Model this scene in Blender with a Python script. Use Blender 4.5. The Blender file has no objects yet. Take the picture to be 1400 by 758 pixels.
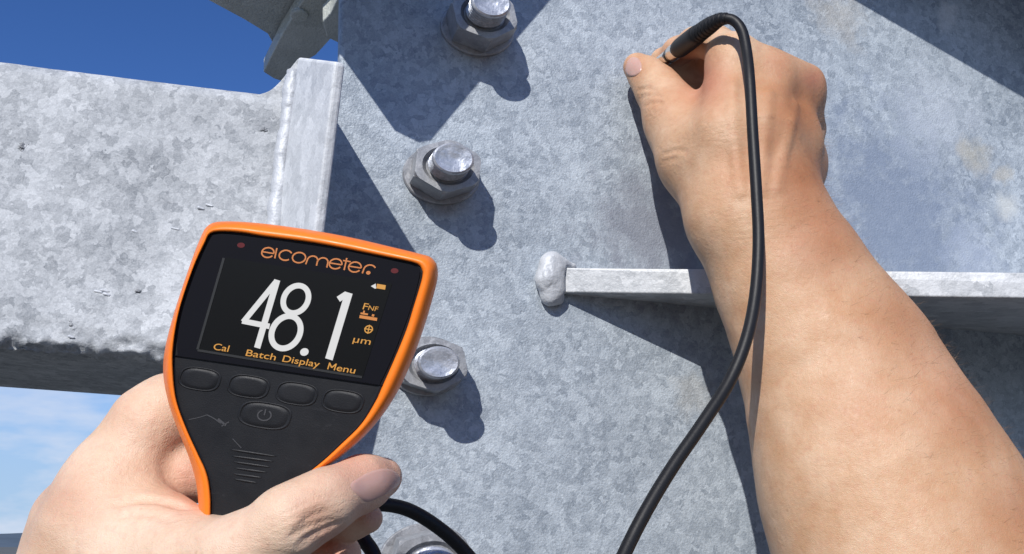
import bpy, math, random
import numpy as np
from mathutils import Vector, Matrix
random.seed(7); RNG = np.random.default_rng(7)
SC = bpy.context.scene
COL = SC.collection

# ------------------------------------------------------------------ camera, sky, sun, exposure
F = 1200.0; CX, CY = 700.0, 379.0            # focal length and centre, in photo pixels
PITCH = math.radians(17.0); CAM_Z = 14.0     # the camera looks up a little, high on a tower
cam = bpy.data.cameras.new('camera'); co = bpy.data.objects.new('camera', cam); COL.objects.link(co)
cam.sensor_fit = 'HORIZONTAL'; cam.sensor_width = 36; cam.lens = 36 * F / 1400
cam.clip_start = 0.01; cam.clip_end = 60000
co.location = (0, 0, CAM_Z); co.rotation_euler = (math.pi / 2 + PITCH, 0, 0)
SC.camera = co
CAMR = np.array([[1, 0, 0], [0, -math.sin(PITCH), -math.cos(PITCH)], [0, math.cos(PITCH), -math.sin(PITCH)]])
def W(p):                                     # camera-frame millimetres -> world metres
    p = np.asarray(p, float)
    return p @ CAMR.T * 0.001 + np.array([0, 0, CAM_Z])
def nrm(v):
    v = np.asarray(v, float); return v / np.linalg.norm(v)
SUN = nrm((-0.22, 0.735, 0.64))               # towards the sun, camera frame
sunw = CAMR @ SUN
sun_el = math.asin(sunw[2]); sun_az = math.atan2(sunw[0], sunw[1])

world = bpy.data.worlds.new('World'); SC.world = world; world.use_nodes = True
wn = world.node_tree; wn.nodes.clear()
def N(nt, t, **kw):
    n = nt.nodes.new(t)
    for k, v in kw.items():
        if k in n.inputs: n.inputs[k].default_value = v
        else: setattr(n, k, v)
    return n
out = N(wn, 'ShaderNodeOutputWorld'); bg = N(wn, 'ShaderNodeBackground'); bg.inputs['Strength'].default_value = 0.145
sky = N(wn, 'ShaderNodeTexSky', sky_type='NISHITA', sun_disc=False, sun_elevation=sun_el, sun_rotation=sun_az,
        altitude=300, air_density=0.75, dust_density=0.0, ozone_density=3.2)
tc = N(wn, 'ShaderNodeTexCoord'); sep = N(wn, 'ShaderNodeSeparateXYZ')
mp = N(wn, 'ShaderNodeMapping'); mp.inputs['Scale'].default_value = (6, 6, 19)
ns = N(wn, 'ShaderNodeTexNoise'); ns.inputs['Scale'].default_value = 1.6; ns.inputs['Detail'].default_value = 4; ns.inputs['Roughness'].default_value = 0.55
rp = N(wn, 'ShaderNodeValToRGB'); rp.color_ramp.elements[0].position = 0.42; rp.color_ramp.elements[1].position = 0.64
low = N(wn, 'ShaderNodeMapRange'); low.inputs['From Min'].default_value = 0.30; low.inputs['From Max'].default_value = 0.06
mul = N(wn, 'ShaderNodeMath', operation='MULTIPLY'); mul2 = N(wn, 'ShaderNodeMath', operation='MULTIPLY'); mul2.inputs[1].default_value = 0.75
hs = N(wn, 'ShaderNodeHueSaturation'); hs.inputs['Saturation'].default_value = 1.2; hs.inputs['Hue'].default_value = 0.512
mix = N(wn, 'ShaderNodeMix', data_type='RGBA')
mix.inputs['B'].default_value = (4.6, 5.0, 5.9, 1)
hz = N(wn, 'ShaderNodeMix', data_type='RGBA'); hz.inputs['B'].default_value = (2.5, 3.6, 5.2, 1)
low2 = N(wn, 'ShaderNodeMapRange', interpolation_type='SMOOTHSTEP'); low2.inputs['From Min'].default_value = 0.34; low2.inputs['From Max'].default_value = 0.02; low2.inputs['To Max'].default_value = 0.92
L = wn.links.new
L(tc.outputs['Generated'], mp.inputs['Vector']); L(mp.outputs['Vector'], ns.inputs['Vector']); L(ns.outputs['Fac'], rp.inputs['Fac'])
L(tc.outputs['Generated'], sep.inputs['Vector']); L(sep.outputs['Z'], low.inputs['Value'])
L(rp.outputs['Color'], mul.inputs[0]); L(low.outputs['Result'], mul.inputs[1]); L(mul.outputs[0], mul2.inputs[0])
L(mul2.outputs[0], mix.inputs['Factor']); L(sky.outputs['Color'], hs.inputs['Color']); L(sep.outputs['Z'], low2.inputs['Value']); L(low2.outputs['Result'], hz.inputs['Factor']); L(hs.outputs['Color'], hz.inputs['A']); L(hz.outputs['Result'], mix.inputs['A']); L(mix.outputs['Result'], bg.inputs['Color']); L(bg.outputs['Background'], out.inputs['Surface'])

sl = bpy.data.lights.new('sun', 'SUN'); sl.energy = 4.7; sl.angle = math.radians(0.5); sl.color = (1.0, 0.965, 0.91)
so = bpy.data.objects.new('sun', sl); COL.objects.link(so)
so.rotation_euler = Vector(sunw).to_track_quat('Z', 'Y').to_euler(); so.location = (-3, -5, CAM_Z + 5)
SC.cycles.max_bounces = 6; SC.cycles.diffuse_bounces = 3; SC.cycles.glossy_bounces = 2; SC.cycles.transmission_bounces = 2
SC.view_settings.view_transform = 'Standard'; SC.view_settings.look = 'None'
SC.view_settings.exposure = 0.05; SC.view_settings.gamma = 1.0; SC.view_settings.use_curve_mapping = False

# ------------------------------------------------------------------ placing helpers
def ray(px, py): return np.array([(px - CX) / F, -(py - CY) / F, -1.0])
PN = nrm((0.26, 0.15, 0.95)); PP = np.array([0, 0, -480.0])      # the big steel plate
def on(px, py, n, p0, h=0.0):
    r = ray(px, py); return r * (((p0 + n * h) @ n) / (r @ n))
def pl(px, py, h=0.0): return on(px, py, PN, PP, h)              # point h mm above the plate
def lift(px, py, h): return pl(px, py) + SUN * (h / (SUN @ PN))  # what casts a shadow at this point of the plate
def dp(px, py, d): return ray(px, py) * d                         # point at depth d
PU = nrm(np.array([1, 0, 0]) - PN * PN[0]); PV = np.cross(PN, PU)

def catmull(pts, n=12, closed=False):
    P = np.asarray(pts, float); m = len(P); res = []
    idx = range(m if closed else m - 1)
    for i in idx:
        if closed: p0, p1, p2, p3 = P[(i - 1) % m], P[i], P[(i + 1) % m], P[(i + 2) % m]
        else:
            p1, p2 = P[i], P[i + 1]; p0 = P[i - 1] if i else 2 * p1 - p2; p3 = P[i + 2] if i + 2 < m else 2 * p2 - p1
        for k in range(n):
            t = k / n
            res.append(0.5 * (2 * p1 + (p2 - p0) * t + (2 * p0 - 5 * p1 + 4 * p2 - p3) * t * t + (3 * p1 - p0 - 3 * p2 + p3) * t ** 3))
    if not closed: res.append(P[-1])
    return np.array(res)
def resample(P, n):
    P = np.asarray(P, float); d = np.r_[0, np.cumsum(np.linalg.norm(np.diff(P, axis=0), axis=1))]
    t = np.linspace(0, d[-1], n); return np.stack([np.interp(t, d, P[:, k]) for k in range(P.shape[1])], 1)

def tag(o, label=None, cat=None, group=None, kind=None):
    for k, v in (('label', label), ('category', cat), ('group', group), ('kind', kind)):
        if v: o[k] = v
    return o
def empty(name, camp):
    o = bpy.data.objects.new(name, None); COL.objects.link(o); o.location = W(camp); o.empty_display_size = 0.02
    return o
def wloc(o):
    l = np.array(o.location)
    return l if o.parent is None else l + wloc(o.parent)
def mesh(name, verts, faces, mat, parent=None, smooth=False, worldspace=False, origin=None, bevel=0):
    v = np.asarray(verts, float) if worldspace else W(verts)
    o0 = wloc(parent) if parent else (v.mean(0) if origin is None else W(origin))
    me = bpy.data.meshes.new(name)
    v = v - o0
    if isinstance(faces, np.ndarray):
        k = faces.shape[1]
        me.vertices.add(len(v)); me.vertices.foreach_set('co', v.astype(np.float32).ravel())
        me.loops.add(faces.size); me.loops.foreach_set('vertex_index', faces.astype(np.int32).ravel())
        me.polygons.add(len(faces)); me.polygons.foreach_set('loop_start', np.arange(0, faces.size, k, dtype=np.int32))
        me.update(calc_edges=True); me.validate()
    else:
        me.from_pydata([tuple(x) for x in v], [], [tuple(int(i) for i in f) for f in faces]); me.update()
    o = bpy.data.objects.new(name, me); COL.objects.link(o)
    if parent: o.parent = parent
    else: o.location = o0
    if mat: me.materials.append(mat)
    if smooth: me.polygons.foreach_set('use_smooth', [True] * len(me.polygons))
    if bevel:
        b = o.modifiers.new('bevel', 'BEVEL'); b.width = bevel * 0.001; b.segments = 3; b.limit_method = 'ANGLE'; b.angle_limit = math.radians(35)
    return o
def prism(A, vec):                            # polygon A (m x 3) pushed along vec
    A = np.asarray(A, float); m = len(A); B = A + np.asarray(vec)
    f = [tuple(range(m)), tuple(range(2 * m - 1, m - 1, -1))] + [((i + 1) % m, i, m + i, m + (i + 1) % m) for i in range(m)]
    return np.vstack([A, B]), f
def tube(P, R, seg=14, cap=True, squash=None):
    P = np.asarray(P, float); n = len(P); R = np.broadcast_to(np.asarray(R, float), (n,))
    T = np.gradient(P, axis=0); T /= np.linalg.norm(T, axis=1)[:, None]
    u = np.cross(T[0], [0.3, 0.5, 0.8]); u /= np.linalg.norm(u); V = []
    for i in range(n):
        u = u - T[i] * (u @ T[i]); u /= np.linalg.norm(u); w = np.cross(T[i], u)
        a = np.arange(seg) * 2 * math.pi / seg
        V.append(P[i] + R[i] * (np.cos(a)[:, None] * u + np.sin(a)[:, None] * w))
    V = np.vstack(V); f = []
    for i in range(n - 1):
        for j in range(seg):
            k = (j + 1) % seg; f.append((i * seg + j, i * seg + k, (i + 1) * seg + k, (i + 1) * seg + j))
    if cap: f += [tuple(range(seg - 1, -1, -1)), tuple((n - 1) * seg + j for j in range(seg))]
    return V, f
def loft(rings, cap0=False, cap1=True):       # rings of equal length
    m = len(rings[0]); V = np.vstack(rings); f = []
    for i in range(len(rings) - 1):
        for j in range(m):
            k = (j + 1) % m; f.append((i * m + j, i * m + k, (i + 1) * m + k, (i + 1) * m + j))
    if cap0: f.append(tuple(range(m - 1, -1, -1)))
    if cap1: f.append(tuple((len(rings) - 1) * m + j for j in range(m)))
    return V, f
def merge(parts):
    V = []; Fc = []; o = 0
    for v, f in parts:
        V.append(np.asarray(v, float)); Fc += [tuple(int(i) + o for i in q) for q in f]; o += len(v)
    return np.vstack(V), Fc
_lat = RNG.random((64, 64, 64)).astype(np.float32)
def vnoise(p):
    p = np.asarray(p); i = np.floor(p).astype(int); t = p - i; t = t * t * (3 - 2 * t); i &= 63; j = (i + 1) & 63
    def g(a, b, c): return _lat[a, b, c]
    x0, y0, z0 = i.T; x1, y1, z1 = j.T; tx, ty, tz = t.T
    a = g(x0, y0, z0) * (1 - tx) + g(x1, y0, z0) * tx; b = g(x0, y1, z0) * (1 - tx) + g(x1, y1, z0) * tx
    c = g(x0, y0, z1) * (1 - tx) + g(x1, y0, z1) * tx; d = g(x0, y1, z1) * (1 - tx) + g(x1, y1, z1) * tx
    return (a * (1 - ty) + b * ty) * (1 - tz) + (c * (1 - ty) + d * ty) * tz - 0.5
def fbm(p, o=4):
    p = np.asarray(p, float); r = 0; a = 1.0
    for k in range(o): r = r + a * vnoise(p * 2 ** k + 17.3 * k); a *= 0.5
    return r

# ------------------------------------------------------------------ materials
class MT:
    def __init__(s, name):
        s.m = bpy.data.materials.new(name); s.m.use_nodes = True; s.t = s.m.node_tree; s.t.nodes.clear()
        s.o = s.n('ShaderNodeOutputMaterial'); s.p = s.n('ShaderNodeBsdfPrincipled'); s.l(s.p.outputs[0], s.o.inputs['Surface'])
        s.tc = s.n('ShaderNodeTexCoord')
    def n(s, t, **kw): return N(s.t, t, **kw)
    def l(s, a, b): s.t.links.new(a, b)
    def map(s, scale=(1, 1, 1), rot=(0, 0, 0), src=None):
        m = s.n('ShaderNodeMapping'); m.inputs['Scale'].default_value = scale; m.inputs['Rotation'].default_value = rot
        s.l(src or s.tc.outputs['Object'], m.inputs['Vector']); return m.outputs[0]
    def noise(s, scale, detail=4, rough=0.55, vec=None, dist=0.0):
        n = s.n('ShaderNodeTexNoise'); n.inputs['Scale'].default_value = scale; n.inputs['Detail'].default_value = detail
        n.inputs['Roughness'].default_value = rough; n.inputs['Distortion'].default_value = dist
        s.l(vec or s.tc.outputs['Object'], n.inputs['Vector']); return n.outputs['Fac']
    def voro(s, scale, feat='F1', out='Color', vec=None, rnd=1.0):
        n = s.n('ShaderNodeTexVoronoi', feature=feat); n.inputs['Scale'].default_value = scale; n.inputs['Randomness'].default_value = rnd
        s.l(vec or s.tc.outputs['Object'], n.inputs['Vector']); return n.outputs[out]
    def ramp(s, fac, stops):
        r = s.n('ShaderNodeValToRGB'); e = r.color_ramp.elements
        while len(e) < len(stops): e.new(0.5)
        for q, (p, c) in zip(e, stops): q.position = p; q.color = (c if isinstance(c, tuple) else (c, c, c)) + (1,)
        s.l(fac, r.inputs['Fac']); return r.outputs['Color']
    def mix(s, f, a, b, mode='MIX'):
        m = s.n('ShaderNodeMix', data_type='RGBA', blend_type=mode)
        for k, v in (('Factor', f), ('A', a), ('B', b)):
            if isinstance(v, (int, float)) and k == 'Factor': m.inputs[k].default_value = v
            elif isinstance(v, tuple): m.inputs[k].default_value = v + (1,)
            else: s.l(v, m.inputs[k])
        return m.outputs['Result']
    def math(s, op, a, b=None, clamp=False):
        m = s.n('ShaderNodeMath', operation=op, use_clamp=clamp)
        for i, v in enumerate((a, b)):
            if v is None: continue
            if isinstance(v, (int, float)): m.inputs[i].default_value = v
            else: s.l(v, m.inputs[i])
        return m.outputs[0]
    def bump(s, h, strength=0.3, dist=0.001, prev=None):
        b = s.n('ShaderNodeBump'); b.inputs['Strength'].default_value = strength; b.inputs['Distance'].default_value = dist
        s.l(h, b.inputs['Height'])
        if prev: s.l(prev, b.inputs['Normal'])
        return b.outputs['Normal']
    def attr(s, name):
        a = s.n('ShaderNodeAttribute'); a.attribute_name = name; return a.outputs['Fac']
    def set(s, **kw):
        for k, v in kw.items():
            k = k.replace('_', ' ')
            if isinstance(v, (int, float)): s.p.inputs[k].default_value = v
            elif isinstance(v, tuple): s.p.inputs[k].default_value = v + ((1,) if len(v) == 3 and s.p.inputs[k].type == 'RGBA' else ())
            else: s.l(v, s.p.inputs[k])
        return s
def simple(name, col, rough=0.5, metal=0.0, bumpsc=0, bumpst=0.2, bumpd=0.0003, var=0.0, **kw):
    m = MT(name); c = col
    if var:
        f = m.noise(180, 5); c = m.mix(f, tuple(x * (1 - var) for x in col), tuple(min(1, x * (1 + var)) for x in col))
    m.set(Base_Color=c, Roughness=rough, Metallic=metal, **kw)
    if bumpsc: m.set(Normal=m.bump(m.noise(bumpsc, 3), bumpst, bumpd))
    return m.m
def galv(name, dark, light, spangle=110, patch=0.5, rough=0.5, metal=0.35, bst=0.5, bdist=0.0006, bsc=420, pits=False, stains=False, streak=None, spec=0.5, spots=()):
    m = MT(name)
    wv = m.n('ShaderNodeVectorMath', operation='ADD')
    sc = m.n('ShaderNodeVectorMath', operation='SCALE'); m.l(m.n('ShaderNodeTexNoise').outputs['Color'], sc.inputs[0])
    nz = sc.inputs[0].links[0].from_node; nz.inputs['Scale'].default_value = 260; nz.inputs['Detail'].default_value = 2; m.l(m.tc.outputs['Object'], nz.inputs['Vector'])
    sc.inputs['Scale'].default_value = 0.008
    m.l(m.tc.outputs['Object'], wv.inputs[0]); m.l(sc.outputs[0], wv.inputs[1])
    v1 = m.n('ShaderNodeSeparateColor'); m.l(m.voro(spangle, vec=wv.outputs[0]), v1.inputs[0])
    v2 = m.n('ShaderNodeSeparateColor'); m.l(m.voro(spangle * 2.3, vec=wv.outputs[0]), v2.inputs[0])
    f = m.math('ADD', m.math('MULTIPLY', v1.outputs[0], 0.5), m.math('MULTIPLY', v2.outputs[1], 0.28))
    big = m.noise(16, 3, 0.6); f = m.math('ADD', m.math('MULTIPLY', f, patch), m.math('MULTIPLY', big, 1 - patch * 0.55))
    fine = m.noise(1300, 2, 0.7); f = m.math('ADD', f, m.math('MULTIPLY', m.math('SUBTRACT', fine, 0.5), 0.45))
    c = m.ramp(f, [(0.22, dark), (0.95, light)])
    if stains:
        st = m.ramp(m.noise(9, 5, 0.65), [(0.60, 0.0), (0.74, 1.0)]); c = m.mix(m.math('MULTIPLY', st, 0.35), c, (0.50, 0.43, 0.31))
        st = m.ramp(m.noise(13, 6, 0.7, vec=m.map((1, 1, 0.8), (0.3, 1, 2))), [(0.62, 0.0), (0.72, 1.0)]); c = m.mix(m.math('MULTIPLY', st, 0.4), c, (0.66, 0.70, 0.74))
    wobn = m.noise(70, 5, 0.68) if spots else None
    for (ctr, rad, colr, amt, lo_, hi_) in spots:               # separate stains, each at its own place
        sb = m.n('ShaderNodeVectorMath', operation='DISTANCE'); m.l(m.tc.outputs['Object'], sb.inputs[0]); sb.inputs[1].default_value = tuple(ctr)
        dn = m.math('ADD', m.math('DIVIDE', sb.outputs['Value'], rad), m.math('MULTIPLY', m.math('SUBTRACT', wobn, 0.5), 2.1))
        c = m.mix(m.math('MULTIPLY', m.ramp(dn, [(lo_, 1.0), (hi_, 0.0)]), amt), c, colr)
    nrmb = m.bump(m.math('ADD', m.noise(bsc, 2, 0.6), m.math('MULTIPLY', m.noise(70, 1), 0.5)), bst, bdist)
    if streak: nrmb = m.bump(m.noise(150, 4, 0.7, vec=m.map(streak)), 0.6, 0.0012, nrmb)
    if pits:
        pv = m.n('ShaderNodeTexVoronoi', feature='F1'); pv.inputs['Scale'].default_value = 60; m.l(wv.outputs[0], pv.inputs['Vector'])
        pm = m.ramp(pv.outputs['Distance'], [(0.05, 0.0), (0.16, 1.0)]); gate = m.ramp(m.noise(25, 2), [(0.60, 0.0), (0.62, 1.0)])
        inv = m.math('MULTIPLY', m.math('SUBTRACT', 1.0, pm), gate)
        nrmb = m.bump(inv, 0.9, 0.002, nrmb); c = m.mix(m.math('MULTIPLY', inv, 0.55), c, (0.10, 0.10, 0.11))
    ro = m.math('ADD', m.math('MULTIPLY', f, 0.2), rough - 0.1)
    m.set(Base_Color=c, Roughness=ro, Metallic=metal, Normal=nrmb, Specular_IOR_Level=spec); return m.m
M = {}
M['beam'] = galv('galvanised_beam', (0.18, 0.195, 0.215), (0.58, 0.60, 0.62), spangle=210, patch=0.58, bsc=420, bst=0.6, bdist=0.0007, pits=True, metal=0.05, rough=0.74, spec=0.22)
M['rib'] = galv('galvanised_rib', (0.30, 0.315, 0.33), (0.60, 0.615, 0.63), spangle=120, patch=0.7, bst=0.4, metal=0.15)
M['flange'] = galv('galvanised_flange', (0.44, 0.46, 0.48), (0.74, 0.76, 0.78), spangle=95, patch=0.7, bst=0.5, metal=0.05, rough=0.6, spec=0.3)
M['weld'] = galv('galvanised_weld', (0.36, 0.38, 0.41), (0.62, 0.64, 0.67), spangle=60, patch=0.5, bsc=260, bst=0.7, bdist=0.001, rough=0.55, metal=0.1)
M['bracket'] = galv('weathered_bracket', (0.34, 0.36, 0.33), (0.58, 0.60, 0.56), spangle=45, patch=0.6, bst=0.6, bdist=0.002, metal=0.1)
M['nut'] = galv('galvanised_nut', (0.17, 0.175, 0.19), (0.46, 0.47, 0.49), spangle=210, patch=0.5, rough=0.48, metal=0.4, bsc=700, bst=0.22, bdist=0.0005)
M['bolt_end'] = galv('galvanised_bolt', (0.24, 0.26, 0.30), (0.60, 0.62, 0.67), spangle=300, patch=0.5, rough=0.36, metal=0.55, bsc=300, bst=0.4, bdist=0.0008)
# ------------------------------------------------------------------ signed-distance bodies
def cone_d(p, a, b, ra, rb, fl=None):
    pa = p - a; ba = b - a
    if fl is not None:
        d, k = fl; q = d * k; pa = pa + (pa @ d)[:, None] * (d * (k - 1)); ba = ba + d * ((ba @ d) * (k - 1))
    t = np.clip(pa @ ba / max(ba @ ba, 1e-6), 0, 1)
    return np.linalg.norm(pa - t[:, None] * ba, axis=1) - (ra + (rb - ra) * t)
def smin(a, b, k):
    h = np.clip(0.5 + 0.5 * (b - a) / k, 0, 1); return b + (a - b) * h - k * h * (1 - h)
class Body:
    def __init__(s): s.groups = []; s.cuts = []; s.pts = []
    def group(s, kin, kout): s.groups.append(([], kin, kout)); return s
    def chain(s, pts, fl=None):                # pts: (xyz, r)
        for (a, ra), (b, rb) in zip(pts[:-1], pts[1:]): s.groups[-1][0].append((np.asarray(a), np.asarray(b), ra, rb, fl))
        for a, r in pts: s.pts.append((np.asarray(a), r))
        return s
    def cut(s, P, r, k): s.cuts.append((np.asarray(P, float), r, k)); return s     # crease along a polyline
    def sdf(s, p):
        p = np.asarray(p, float); D = None
        for prims, ki, ko in s.groups:
            d = None
            for a, b, ra, rb, fl in prims:
                e = cone_d(p, a, b, ra, rb, fl); d = e if d is None else smin(d, e, ki)
            D = d if D is None else smin(D, d, ko)
        for P, r, k in s.cuts:
            for a, b in zip(P[:-1], P[1:]): D = -smin(-D, cone_d(p, a, b, r, r), k)
        return D
    def grad(s, p):
        g = np.stack([s.sdf(p + e) - s.sdf(p - e) for e in np.eye(3) * 0.3], 1); return g / (np.linalg.norm(g, axis=1)[:, None] + 1e-9)
    def trace(s, px, py, d0):
        r = np.stack([(np.asarray(px) - CX) / F, -(np.asarray(py) - CY) / F, -np.ones(len(px))], 1); ln = np.linalg.norm(r, axis=1)
        t = np.full(len(r), float(d0))
        for _ in range(80): t = t + s.sdf(r * t[:, None]) / ln * 0.8
        return r * t[:, None]
    def polygonise(s, vox, clip=None):
        lo = np.min([a - r for a, r in s.pts], 0) - 6; hi = np.max([a + r for a, r in s.pts], 0) + 6
        if clip is not None: lo = np.maximum(lo, clip[0]); hi = np.minimum(hi, clip[1])
        c = 4; nc = np.ceil((hi - lo) / (vox * c)).astype(int) + 1; n = (nc - 1) * c + 1
        g = np.stack(np.meshgrid(*[lo[k] + np.arange(nc[k]) * vox * c for k in range(3)], indexing='ij'), -1).reshape(-1, 3)
        Dc = s.sdf(g).reshape(nc)
        Dl = Dc
        for ax in range(3):                    # linear upsample
            m = Dl.shape[ax]; x = np.arange((m - 1) * c + 1) / c; i0 = np.minimum(x.astype(int), m - 2); t = x - i0
            sh = [1, 1, 1]; sh[ax] = -1; t = t.reshape(sh); Dl = np.take(Dl, i0, ax) * (1 - t) + np.take(Dl, i0 + 1, ax) * t
        D = Dl.astype(np.float32); near = np.argwhere(np.abs(D) < vox * c * 1.1)
        for q in range(0, len(near), 400000):
            w = near[q:q + 400000]; D[w[:, 0], w[:, 1], w[:, 2]] = s.sdf(lo + w * vox)
        ins = D < 0; nx, ny, nz = D.shape                          # naive surface nets
        cnt = np.zeros((nx - 1, ny - 1, nz - 1), np.int8)
        for i in (0, 1):
            for j in (0, 1):
                for k in (0, 1): cnt += ins[i:nx - 1 + i, j:ny - 1 + j, k:nz - 1 + k]
        cells = np.argwhere((cnt > 0) & (cnt < 8)); idx = -np.ones(cnt.shape, np.int32); idx[tuple(cells.T)] = np.arange(len(cells))
        cor = np.array([(i, j, k) for i in (0, 1) for j in (0, 1) for k in (0, 1)])
        val = np.stack([D[tuple((cells + o).T)] for o in cor], 1); acc = np.zeros((len(cells), 3)); num = np.zeros(len(cells))
        for a in range(8):
            for b in range(a + 1, 8):
                if np.abs(cor[a] - cor[b]).sum() != 1: continue
                m = (val[:, a] < 0) != (val[:, b] < 0); t = val[m, a] / (val[m, a] - val[m, b])
                acc[m] += cor[a] + (cor[b] - cor[a]) * t[:, None]; num[m] += 1
        V = lo + (cells + acc / num[:, None]) * vox; Q = []
        for ax in range(3):
            e = np.eye(3, dtype=int)[ax]; u = np.eye(3, dtype=int)[(ax + 1) % 3]; w = np.eye(3, dtype=int)[(ax + 2) % 3]
            A = ins[tuple(slice(0, D.shape[k] - e[k]) for k in range(3))]; B = ins[tuple(slice(e[k], D.shape[k]) for k in range(3))]
            ed = np.argwhere(A != B); ed = ed[np.all(ed - u - w >= 0, 1) & np.all(ed < np.array(cnt.shape), 1)]
            fl = A[tuple(ed.T)]
            q = np.stack([idx[tuple((ed - o).T)] for o in (np.zeros(3, int), u, u + w, w)], 1)
            q[~fl] = q[~fl][:, ::-1]; Q.append(q)
        Q = np.vstack(Q); Q = Q[np.all(Q >= 0, 1)]
        return V, Q

# ------------------------------------------------------------------ setting: ground and far hills
mg = MT('ground'); mg.set(Base_Color=mg.ramp(mg.noise(0.004, 5), [(0.35, (0.09, 0.095, 0.085)), (0.7, (0.145, 0.145, 0.13))]), Roughness=0.95)
gv = np.array([(-40000, -40000, 0), (40000, -40000, 0), (40000, 40000, 0), (-40000, 40000, 0)], float)
tag(mesh('ground', gv, [(0, 1, 2, 3)], mg.m, worldspace=True), kind='structure')
mh = MT('hills'); mh.set(Base_Color=mh.ramp(mh.noise(0.002, 5), [(0.35, (0.06, 0.09, 0.12)), (0.7, (0.09, 0.13, 0.17))]), Roughness=1.0)  # blue of the hazy air is put into the hills' colour
hv = []; hf = []
na, nr = 240, 8
for i in range(na):
    a = math.radians(-100 + 200 * i / (na - 1))
    for j in range(nr):
        d = 9000 + 900 * j; hgt = (90 + 150 * (fbm(np.array([[i * 0.12, 3.1, 0.7]]), 4)[0] + 0.5)) * math.sin(math.pi * j / (nr - 1)) ** 1.2
        hv.append((d * math.sin(a), d * math.cos(a), hgt - 1))
for i in range(na - 1):
    for j in range(nr - 1): hf.append((i * nr + j, (i + 1) * nr + j, (i + 1) * nr + j + 1, i * nr + j + 1))
tag(mesh('hills', np.array(hv), hf, mh.m, worldspace=True, smooth=True), kind='structure')

# ------------------------------------------------------------------ big steel plate with its stiffener rib
plate = tag(empty('steel_plate', pl(900, 1100)), 'large galvanised steel plate with a welded rib, filling the middle and right', 'steel plate')
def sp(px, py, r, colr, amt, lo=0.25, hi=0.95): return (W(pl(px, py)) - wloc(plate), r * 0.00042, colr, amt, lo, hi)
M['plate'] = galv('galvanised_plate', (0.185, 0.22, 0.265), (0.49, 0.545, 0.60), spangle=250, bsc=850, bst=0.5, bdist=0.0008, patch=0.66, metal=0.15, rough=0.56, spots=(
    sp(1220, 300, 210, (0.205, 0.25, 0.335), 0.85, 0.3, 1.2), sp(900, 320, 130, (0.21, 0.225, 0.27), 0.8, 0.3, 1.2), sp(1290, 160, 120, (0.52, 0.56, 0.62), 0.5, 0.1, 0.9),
    sp(1150, 20, 60, (0.47, 0.43, 0.37), 0.4), sp(1330, 210, 40, (0.42, 0.385, 0.30), 0.55, 0.3, 1.0), sp(1376, 278, 30, (0.62, 0.63, 0.60), 0.6, 0.3, 0.95), sp(1372, 240, 26, (0.50, 0.47, 0.40), 0.5, 0.4, 0.9),
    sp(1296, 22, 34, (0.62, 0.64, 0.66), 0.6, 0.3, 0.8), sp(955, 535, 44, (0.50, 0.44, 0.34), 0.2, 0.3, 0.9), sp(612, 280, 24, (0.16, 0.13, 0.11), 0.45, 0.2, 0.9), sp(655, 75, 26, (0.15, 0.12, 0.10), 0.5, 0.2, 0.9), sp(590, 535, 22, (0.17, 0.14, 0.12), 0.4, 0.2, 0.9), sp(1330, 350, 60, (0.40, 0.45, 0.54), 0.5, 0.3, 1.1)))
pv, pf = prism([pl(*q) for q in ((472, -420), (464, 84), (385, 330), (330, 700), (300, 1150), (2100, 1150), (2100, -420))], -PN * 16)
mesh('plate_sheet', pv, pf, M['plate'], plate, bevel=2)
A0 = pl(762, 366, 4); A1 = pl(762, 400, 4); B0 = pl(1520, 374, 132); B1 = pl(1520, 409, 132)
B0 = A0 + (B0 - A0) * 1.9; B1 = A1 + (B1 - A1) * 1.9
def base(p): return p - PN * ((p - PP) @ PN + 2)
rv = [A0, B0, B1, A1, base(A0), base(B0), base(B1), base(A1)]
mesh('stiffener_rib', rv, [(0, 3, 2, 1), (4, 5, 6, 7), (0, 1, 5, 4), (3, 7, 6, 2), (0, 4, 7, 3), (1, 2, 6, 5)], M['rib'], plate, bevel=0.8)
wb = Body().group(5, 4)
def wpt(px, py, h, r): return (pl(px, py, h * 0.8), r * 0.33)
wb.chain([wpt(751, 360, 6, 17), wpt(747, 382, 7, 16), wpt(751, 403, 5, 15)])
wb.chain([wpt(758, 354, 5, 10), wpt(768, 361, 4, 7), wpt(784, 364, 1, 5)]).chain([wpt(764, 368, 8, 9), wpt(765, 396, 8, 9)])
wb.chain([wpt(754, 408, 4, 11), wpt(764, 410, 3, 8)])
a_ = np.linspace(0.4, 2 * math.pi - 0.5, 18); q_ = np.array([(748 + 7.5 * math.cos(a) + 0.8 * math.sin(3 * a), 380 + 15 * math.sin(a)) for a in a_])
P_ = wb.trace(q_[:, 0], q_[:, 1], 400); wb.cut(P_ + PN * 0.25, 0.45, 0.9)
wv_, wf_ = wb.polygonise(0.8)
mesh('weld_bead', wv_, wf_, M['weld'], plate, smooth=True)

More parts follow.
